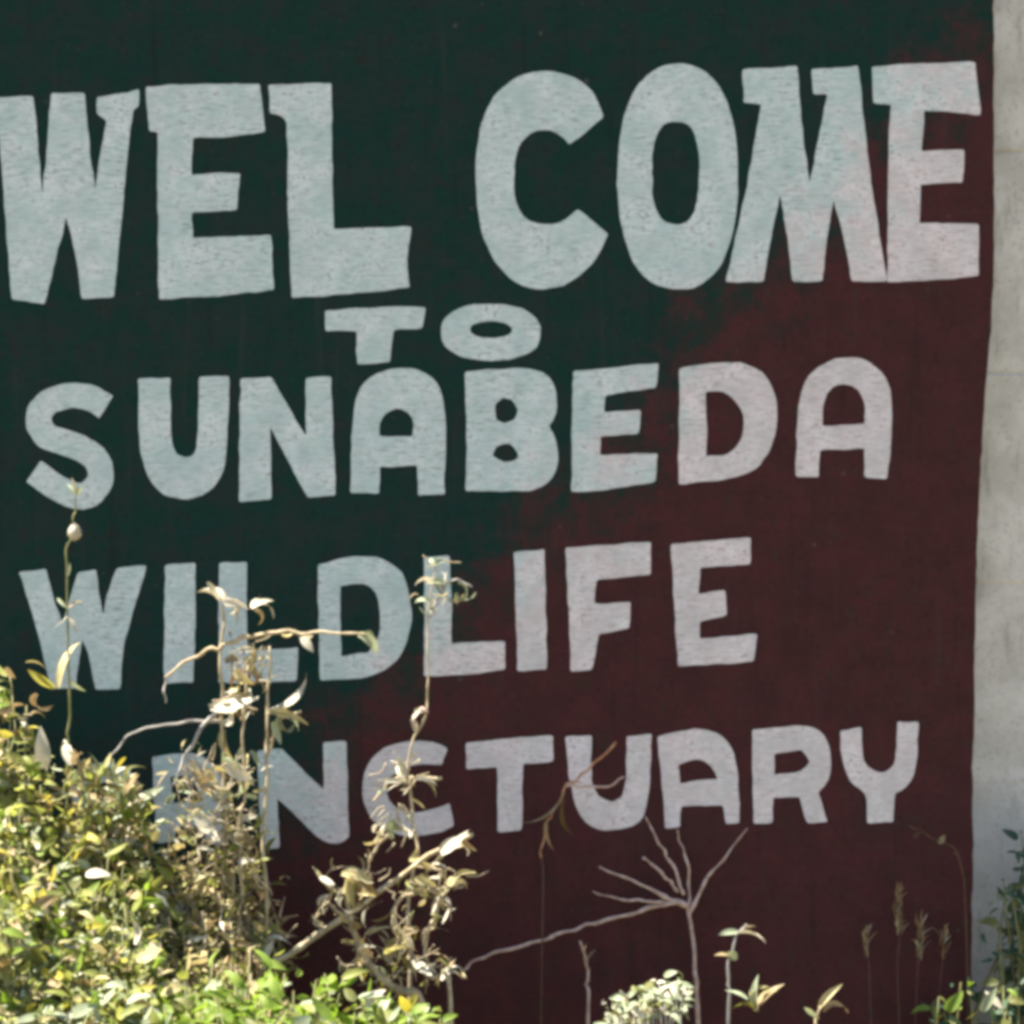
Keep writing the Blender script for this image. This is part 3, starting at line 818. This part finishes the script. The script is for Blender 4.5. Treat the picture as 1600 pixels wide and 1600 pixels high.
for a, b2, wd, c in [
    ((350,944),(321,908),1.1,'cream'),((345,938),(392,946),1.5,'cream'),((395,952),(424,920),1.5,'cream'),((352,945),(398,950),1.2,'cream'),((398,955),(420,962),1.2,'tan'),
    ((470,992),(490,1014),1.8,'cream'),((560,992),(602,1004),1.3,'sage'),((572,991),(592,984),1.2,'sage'),((440,990),(462,1000),1.2,'straw'),
    ((352,1035),(385,1025),1.4,'tan'),((388,1042),(412,1018),1.4,'straw'),((388,1042),(410,1060),1.5,'tan'),((380,1050),(352,1062),1.5,'brown'),
    ((372,1020),(398,1008),1.2,'cream'),((388,1058),(400,1085),1.4,'tan'),((365,1045),(372,1072),1.2,'straw'),
    ((330,1106),(408,1100),1.1,'cream'),((345,1100),(395,1092),1.2,'cream'),((418,1112),(492,1119),0.8,'cream'),((440,1118),(430,1165),0.9,'sage'),((445,1120),(472,1130),1,'sage'),
    ((345,1130),(378,1132),1.2,'cream'),((352,1140),(352,1180),1.2,'straw'),
    ((355,1200),(396,1220),1.7,'cream'),((362,1222),(345,1245),1.4,'cream'),((348,1190),(372,1182),1.2,'sage'),((390,1175),(408,1190),1.2,'sage'),
    ((295,1190),(312,1215),1.3,'tan'),((285,1200),(330,1210),1.1,'cream'),((300,1205),(345,1235),1.2,'tan'),((320,1215),(352,1260),1.1,'straw'),
    ((302,1275),(322,1258),1.4,'sage'),((305,1275),(345,1318),1.3,'cream'),((342,1262),(338,1296),1.0,'cream'),((270,1300),(262,1322),1.3,'sage'),((275,1310),(292,1330),1.2,'cream'),
    ((350,1300),(372,1312),1.2,'straw'),((375,1300),(400,1318),1.3,'tan'),((376,1210),(392,1260),1.2,'sage'),((380,1260),(360,1290),1.2,'tan'),
    ((385,1330),(402,1360),1.3,'tan'),((340,1340),(330,1370),1.3,'straw'),((350,1360),(372,1385),1.3,'tan'),((412,1330),(424,1360),1.1,'tan'),
    ((300,1360),(285,1400),1.3,'straw'),((310,1400),(322,1360),1.4,'straw'),((395,1420),(380,1450),1.4,'tan'),((415,1440),(430,1455),1.5,'cream'),((400,1390),(425,1410),1.3,'tan'),
    ((330,1430),(350,1405),1.3,'straw'),((352,1460),(375,1440),1.4,'straw'),((290,1340),(262,1352),1.2,'brown'),((272,1240),(258,1262),1.0,'sage')]:
    w.pleaf(a, b2, d + random.uniform(-0.02, 0.05), wd, c, 'curl')
for a, b2, wd, c in [((335,1108),(405,1098),.8,'cream'),((352,1196),(398,1222),1.0,'cream'),((306,1274),(342,1312),.9,'cream'),((348,942),(394,942),.7,'cream'),((396,950),(422,926),1.0,'cream'),((324,910),(350,940),.6,'cream'),((420,1114),(488,1117),.5,'straw'),((472,996),(488,1016),1.2,'cream'),((380,1030),(408,1044),1.1,'straw'),((366,1050),(392,1066),1.1,'straw'),((340,1236),(372,1246),1.1,'straw'),((300,1380),(322,1350),1.1,'straw'),((350,1420),(382,1402),1.0,'straw'),((396,1440),(424,1462),1.0,'straw'),((372,1350),(396,1336),1.0,'cream'),((300,1440),(326,1424),1.0,'straw'),((290,1196),(322,1206),.8,'cream'),((426,1128),(440,1160),.7,'sage')]:
    w.pleaf(a, b2, d + 0.05, wd, c, 'ovate', Vector((-.45 + random.gauss(0, .2), -.75, .6 + random.gauss(0, .2))))
tangle(w, [(385, 1040), (385, 1055), (370, 1030), (360, 1100), (400, 1105)], d, 60, [('straw', 2), ('tan', 3), ('brown', 1.5), ('cream', 2.5)], (10, 28), 0.45, 15)
tangle(w, [(300, 1190), (320, 1215), (345, 1240), (355, 1270), (380, 1215), (330, 1290), (360, 1300), (300, 1270), (290, 1225), (350, 1200), (385, 1270)], d, 135, [('cream', 3), ('sage', 3), ('straw', 4)], (12, 32), 0.38, 17)
tangle(w, [(290, 1350), (330, 1370), (360, 1340), (390, 1370), (350, 1430), (400, 1430), (310, 1430), (410, 1470), (280, 1420), (385, 1320), (300, 1320)], d, 260, [('straw', 5), ('tan', 1.5), ('cream', 1.5), ('yellowgreen', 2), ('olive', 1)], (14, 38), 0.30, 20)
w.finish()

random.seed(33)
d = 0.17
w = Plant('slender_weed', P(650, 800, d), 'slender dried weed with pale curled leaves over the C of SANCTUARY', 'weed')
w.stem(root_of(640, d) + PL([(640, 1500), (640, 1400), (652, 1330), (646, 1285), (640, 1230), (636, 1195), (650, 1150), (667, 1110), (669, 1050), (671, 960), (681, 880)], d), 0.0034, 0.0013, 'stem_dry')
w.stem(PL([(640, 1222), (622, 1216), (600, 1230), (583, 1252)], d), 0.0034, 0.0018, 'stem_dry', 'twig')
w.stem(PL([(636, 1215), (660, 1217), (690, 1215)], d), 0.0036, 0.0026, 'stem_dry', 'twig')
w.stem(PL([(646, 1285), (628, 1258), (614, 1290), (600, 1310), (577, 1345)], d), 0.0028, 0.0018, 'stem_dry', 'twig')
w.stem(PL([(671, 965), (690, 925), (712, 906), (738, 917)], d), 0.0024, 0.0014, 'stem_grey', 'twig')
w.stem(PL([(668, 1112), (655, 1110), (645, 1124), (652, 1140)], d), 0.0030, 0.0016, 'stem_pink', 'twig')
for a, b2, wd, c in [((681,885),(672,862),1.2,'sage'),((681,885),(694,864),1.2,'sage'),((668,912),(712,903),0.9,'cream'),((690,905),(668,925),1.3,'sage'),((716,912),(742,918),0.9,'sage'),
    ((672,940),(652,934),1.3,'sage'),((700,940),(725,946),1.2,'straw'),((715,925),(722,955),1.0,'sage'),((672,950),(692,965),1.2,'sage'),
    ((648,1112),(660,1108),1.6,'cream'),((642,1124),(656,1142),1.5,'cream'),
    ((632,1215),(626,1178),1.7,'cream'),((634,1212),(636,1182),1.5,'cream'),((600,1220),(640,1214),1.0,'cream'),((650,1218),(690,1214),0.9,'straw'),((600,1232),(588,1250),1.2,'sage'),
    ((616,1280),(608,1312),1.6,'sage'),((624,1275),(630,1305),1.2,'cream'),((645,1285),(650,1326),0.9,'cream'),((592,1300),(598,1322),1.2,'straw'),((598,1305),(578,1340),0.8,'straw'),((576,1325),(588,1345),1.0,'tan')]:
    w.pleaf(a, b2, d, wd, c, 'curl')
for a, b2, wd, c in [((634,1214),(626,1178),1.0,'cream'),((602,1222),(640,1214),.6,'cream'),((650,1218),(690,1215),.5,'cream'),((606,1284),(612,1314),.9,'sage'),((672,910),(706,904),.6,'sage'),((644,1122),(662,1110),1.0,'cream')]:
    w.pleaf(a, b2, d + 0.03, wd, c, 'ovate', Vector((-.45 + random.gauss(0, .2), -.75, .6 + random.gauss(0, .2))))
tangle(w, [(680, 885), (700, 920), (665, 940)], d, 14, [('sage', 3), ('cream', 2)], (10, 22), 0.5, 12)
tangle(w, [(630, 1195), (610, 1230), (615, 1290), (600, 1300), (640, 1215)], d, 34, [('cream', 3), ('sage', 2), ('straw', 2)], (10, 26), 0.5, 12)
w.finish()

random.seed(34)
d = 0.26
w = Plant('withered_weed', P(600, 800, d), 'withered tan weed with a leaning stick and curled leaves under the letters NCT', 'weed')
w.stem([Vector((P(380, 800, d).x, -d, 0.25)), P(395, 1545, d), P(455, 1492, d), P(545, 1428, d), P(620, 1372, d - .02), P(690, 1326, d - .04), P(738, 1303, d - .05)], 0.0062, 0.0036, 'stem_dry', 'stick', 0.4)
w.stem(root_of(640, d) + PL([(660, 1600), (620, 1545), (580, 1510), (558, 1478), (548, 1430), (542, 1375), (570, 1360)], d), 0.0085, 0.0030, 'stem_dry')
w.stem(root_of(702, d) + PL([(702, 1590), (701, 1530), (672, 1527), (648, 1498), (628, 1468), (612, 1440), (624, 1405), (650, 1395)], d), 0.0045, 0.0030, 'stem_dry')
w.stem(PL([(672, 1528), (664, 1470), (682, 1430), (690, 1402), (672, 1388), (690, 1360), (665, 1352)], d), 0.0034, 0.0022, 'stem_dry', 'twig')
w.stem(PL([(548, 1440), (515, 1410), (520, 1385), (503, 1372)], d), 0.0030, 0.0018, 'stem_dry', 'twig')
w.stem(PL([(505, 1450), (490, 1440), (512, 1418)], d), 0.0026, 0.0018, 'stem_dry', 'twig')
w.stem(PL([(580, 1345), (588, 1320), (600, 1298)], d), 0.0026, 0.0016, 'stem_dry', 'twig')
for a, b2, wd, c in [((535,1370),(580,1362),1.6,'straw'),((540,1368),(545,1428),1.2,'straw'),((562,1370),(552,1410),1.6,'straw'),((575,1370),(585,1405),1.4,'tan'),((556,1395),(580,1425),1.3,'brown'),
    ((520,1385),(499,1370),1.5,'cream'),((505,1445),(488,1438),1.5,'tan'),((548,1440),(566,1480),1.4,'tan'),((560,1480),(575,1512),1.4,'tan'),
    ((640,1345),(668,1332),1.5,'straw'),((690,1335),(740,1302),1.2,'cream'),((715,1312),(738,1322),1.2,'tan'),((660,1350),(685,1358),1.4,'straw'),((700,1385),(714,1362),1.6,'straw'),
    ((655,1370),(680,1380),1.6,'straw'),((645,1395),(690,1402),1.2,'straw'),((690,1400),(676,1428),1.2,'cream'),((692,1405),(708,1402),1.4,'cream'),((650,1385),(628,1378),1.3,'olive'),
    ((615,1445),(645,1480),1.1,'straw'),((628,1455),(650,1500),1.3,'cream'),((625,1470),(598,1488),1.2,'yellow'),((645,1500),(672,1530),1.2,'cream'),((700,1530),(692,1505),1.6,'cream'),((690,1530),(708,1508),1.4,'cream'),
    ((675,1528),(650,1532),1.3,'tan'),((612,1425),(600,1455),1.1,'tan'),((590,1512),(620,1548),0.8,'sage'),((590,1460),(602,1440),1.2,'brown'),((672,1400),(662,1365),1.2,'olive'),((660,1470),(672,1430),0.8,'tan')]:
    w.pleaf(a, b2, d + random.uniform(-0.02, 0.03), wd, c, 'curl')
for a, b2, wd, c in [((534,1366),(584,1366),.9,'straw'),((546,1376),(548,1424),.8,'straw'),((690,1334),(736,1304),.8,'cream'),((648,1372),(684,1384),.9,'straw'),((690,1398),(712,1366),.9,'straw'),((628,1452),(652,1492),.7,'cream'),((646,1500),(676,1528),.8,'cream'),((690,1532),(708,1506),1.0,'cream'),((500,1370),(522,1386),.9,'cream'),((556,1462),(580,1500),.8,'tan'),((676,1426),(692,1402),.8,'cream'),((600,1490),(628,1474),.8,'yellow')]:
    w.pleaf(a, b2, d + 0.04, wd, c, 'ovate', Vector((-.45 + random.gauss(0, .2), -.75, .6 + random.gauss(0, .2))))
tangle(w, [(550, 1375), (560, 1400), (545, 1420), (515, 1410), (580, 1380), (565, 1460)], d, 50, [('straw', 4), ('tan', 1.5), ('cream', 2.5)], (12, 32), 0.4, 14)
tangle(w, [(665, 1355), (690, 1375), (670, 1395), (640, 1400), (705, 1380), (685, 1420), (620, 1440)], d, 46, [('straw', 4), ('tan', 1.5), ('cream', 2.5), ('olive', .6)], (12, 30), 0.45, 13)
tangle(w, [(640, 1490), (660, 1515), (690, 1520), (610, 1500), (590, 1520), (560, 1500), (620, 1470)], d, 85, [('straw', 3), ('tan', 2), ('cream', 2), ('yellow', 1.2), ('yellowgreen', 1)], (12, 32), 0.45, 15)
w.finish()

random.seed(35)
d = 0.045
w = Plant('umbel_stalk', P(1090, 800, d), 'bare pinkish stalk with spreading spokes below the letters UA', 'dried stalk')
w.stem(root_of(1096, d) + PL([(1093, 1600), (1087, 1520), (1082, 1460), (1072, 1412)], d), 0.0046, 0.0032, 'stem_pink')
for pts, r0, r1 in [([(1069,1398),(1050,1352),(1030,1318),(1008,1276)],0.0042,0.0026),([(1074,1420),(1076,1360),(1066,1325),(1058,1296)],0.0034,0.0026),
                    ([(1078,1426),(1098,1386),(1128,1345),(1168,1294)],0.0050,0.0026),([(1060,1394),(1046,1378),(1028,1358),(1004,1340)],0.0044,0.0038),
                    ([(1072,1416),(1030,1398),(985,1374),(936,1354)],0.0062,0.0032),([(1050,1410),(1010,1408),(970,1404),(926,1392)],0.0042,0.0020)]:
    w.stem(PL(pts, d), r0 * 0.78, r1 * 0.5, 'stem_pink', 'spoke', 0.8)
w.stem(PL([(1072, 1412), (1030, 1414), (985, 1428), (930, 1442), (885, 1455), (835, 1472), (780, 1488), (745, 1500), (724, 1516)], d), 0.0036, 0.0024, 'stem_pink', 'branch', 0.6)
w.finish()

random.seed(36)
d = 0.07
w = Plant('rust_coloured_stalk', P(865, 800, d), 'thin rust-coloured stalk crossing the U of SANCTUARY', 'dried stalk')
w.stem(root_of(846, d) + PL([(846, 1420), (846, 1340)], d), 0.0013, 0.0013, 'stem_dark', 'stem', 0.3)
w.stem(PL([(846, 1340), (852, 1300), (866, 1265), (886, 1224)], d), 0.0013, 0.0022, 'stem_rust', 'stem', 0.3)
w.stem(PL([(886, 1226), (908, 1212), (934, 1186), (962, 1160)], d), 0.0026, 0.0022, 'stem_rust', 'twig', 0.3)
w.stem(PL([(886, 1228), (915, 1228), (948, 1228), (975, 1214)], d), 0.0024, 0.0018, 'stem_pink', 'twig', 0.3)
w.pleaf((880, 1238), (848, 1318), d, 0.55, 'tan', 'lance'); w.pleaf((882, 1250), (868, 1318), d, 0.6, 'brown', 'lance'); w.pleaf((858, 1275), (842, 1330), d, 0.5, 'tan', 'lance')
w.finish()

random.seed(37)
d = 0.30
w = Plant('sage_herb', P(1015, 800, d), 'pale grey-green leafy clump at the bottom edge left of the bare stalk', 'herb')
sticks = []
for i in range(26):
    x = random.uniform(945, 1070); y = 1530 + abs(x - 1035) * 0.35 + random.uniform(0, 34)
    p = P(x, y, d + random.uniform(-0.05, 0.05)); b0 = Vector((P(1015, 800, d).x + random.uniform(-.04, .04), p.y, 0))
    sticks.append(([b0, b0.lerp(p, 0.6) + Vector((random.gauss(0, .01), 0, 0)), p], 0.002, 0.0012))
    for k in range(7):
        az = random.uniform(0, 6.28)
        w.leaf(leaf_matrix(p + Vector((random.gauss(0, .010), random.gauss(0, .010), random.gauss(-.012, .014))), Vector((math.cos(az), math.sin(az), random.uniform(-.2, .9))), rnd_normal(), random.uniform(0.018, 0.032)),
               pick([('ovate', 3), ('curl', 2)]), pick([('sage', 4), ('cream', 2), ('olive', 1.5)]))
w.pleaf((1040, 1545), (1070, 1520), d, 1.0, 'sage', 'lance')
w.stems_joined(sticks, 'stem_grey')
w.finish()

random.seed(38)
d = 0.10
w = Plant('thin_sprout', P(918, 800, d), 'single thin grey sprout at the bottom edge below the U of SANCTUARY', 'weed')
w.stem(root_of(922, d) + PL([(919, 1600), (919, 1530), (914, 1500), (906, 1470)], d), 0.0036, 0.0020, 'stem_pink')
w.pleaf((916, 1508), (904, 1478), d, 1.4, 'tan', 'lance'); w.pleaf((916, 1506), (922, 1482), d, 1.2, 'tan', 'lance')
w.finish()

random.seed(39)
d = 0.12
w = Plant('forked_weed', P(1145, 800, d), 'small weed with cross-shaped pale leaves right of the bare stalk', 'weed')
w.stem(root_of(1140, d) + PL([(1138, 1600), (1138, 1530), (1142, 1490), (1154, 1460), (1166, 1445)], d), 0.0034, 0.0020, 'stem_grey')
for a, b2, wd, c, dd in [((1153,1456),(1118,1456),0.9,'sage',0),((1156,1458),(1200,1452),0.9,'cream',0),((1160,1452),(1180,1442),0.9,'tan',0),((1142,1495),(1120,1486),1.0,'tan',0),((1140,1498),(1152,1484),1.6,'sage',0),
                     ((1178,1580),(1212,1530),0.9,'tan',0.12),((1186,1580),(1164,1532),0.8,'sage',0.12),((1190,1556),(1212,1540),0.9,'straw',0.12),((1172,1556),(1190,1528),0.7,'straw',0.12),((1180,1578),(1150,1552),0.9,'olive',0.12),((1168,1562),(1138,1540),0.9,'sage',0.12)]:
    w.pleaf(a, b2, d + dd, wd, c, 'ovate')
w.finish()

random.seed(40)
d = 0.34
w = Plant('pointed_leaf_weed', P(1290, 800, d), 'weed showing one pale pointed leaf at the bottom edge below the Y', 'weed')
w.stem(root_of(1270, d) + PL([(1275, 1640), (1278, 1590), (1282, 1572)], d), 0.003, 0.002, 'stem_dry')
w.pleaf((1280, 1576), (1308, 1530), d, 0.6, 'straw', 'ovate', Vector((-.5, -.8, .3)), 0, 1); w.pleaf((1288, 1582), (1318, 1548), d, 0.7, 'tan', 'curl'); w.pleaf((1276, 1590), (1258, 1570), d, 1.2, 'sage', 'lance')
w.finish()

random.seed(41)
d = 0.05
w = Plant('dry_grass', P(1415, 800, d), 'dry grass tuft with faint pale plumes in front of the lower right of the sign', 'grass tuft')
for (x, y), h in [((1404, 1385), 66), ((1437, 1428), 62), ((1354, 1448), 36), ((1475, 1450), 40)]:
    xb = 1410 + (x - 1410) * 0.6
    w.stem(root_of(xb, d) + PL([(xb + (x - xb) * .7, 1560), (x, y + h), (x + 1, y + 8)], d), 0.0011, 0.0007, 'stem_dark')
    for k in range(44 if h > 60 else 16):
        yy = y + h * random.random()
        xx = x + random.gauss(0, 2.6)
        w.pleaf((xx, yy + 12), (xx + random.gauss(0, 4.0), yy - 9), d, 0.35, pick([('tan', 3), ('cream', 1), ('brown', 1.5)]), 'lance')
for i in range(26):
    x = 1415 + random.gauss(0, 34); top = random.uniform(1450, 1545)
    a = Vector((P(1415 + (x - 1415) * 0.5, 800, d).x, -d + random.uniform(-.03, .02), 0))
    b2 = P(x + random.gauss(0, 12), top, d)
    w.leaf(leaf_matrix(a, b2 - a, Vector((random.gauss(0, .5), -1, .2)), (b2 - a).length, 0.30), 'blade', pick([('brown', 2), ('olive', 2), ('tan', 1)]))
w.finish()

random.seed(42)
d = 0.06
w = Plant('trailing_twig', P(1470, 800, d), 'fine brown twig with a tiny leaf near the lower right edge of the sign', 'twig')
w.stem(root_of(1515, d) + PL([(1510, 1480), (1500, 1345), (1472, 1316), (1445, 1302), (1420, 1290)], d), 0.0016, 0.0010, 'stem_dark')
w.pleaf((1468, 1318), (1478, 1306), d, 1.8, 'tan', 'ovate'); w.pleaf((1490, 1335), (1505, 1332), d, 1.4, 'brown', 'ovate'); w.pleaf((1440, 1300), (1428, 1304), d, 1.4, 'brown', 'ovate')
w.finish()

# ---- grass along the foot of the sign -------------------------------------------
random.seed(50)
mb = MB()
for i in range(2600):
    x = random.uniform(-2.4, 2.6); y = -random.uniform(0.03, 1.6)
    h = random.uniform(0.05, 0.20)
    v, f = SHAPES['blade'][random.randrange(2)]
    dirv = Vector((random.gauss(0, .35), random.gauss(0, .35), 1))
    mtx = leaf_matrix(Vector((x, y, gh(x, y) - 0.01)), dirv, Vector((random.gauss(0, 1), random.gauss(0, 1), .1)), h, 0.8)
    mb.add([mtx @ q for q in v], f, LI[pick([('olive', 3), ('yellowgreen', 2), ('straw', 3), ('tan', 2)])])
g = mb.build('grass', LM, None, True)
tag(g, 'short half-dry grass growing along the foot of the sign', 'grass', kind='stuff')
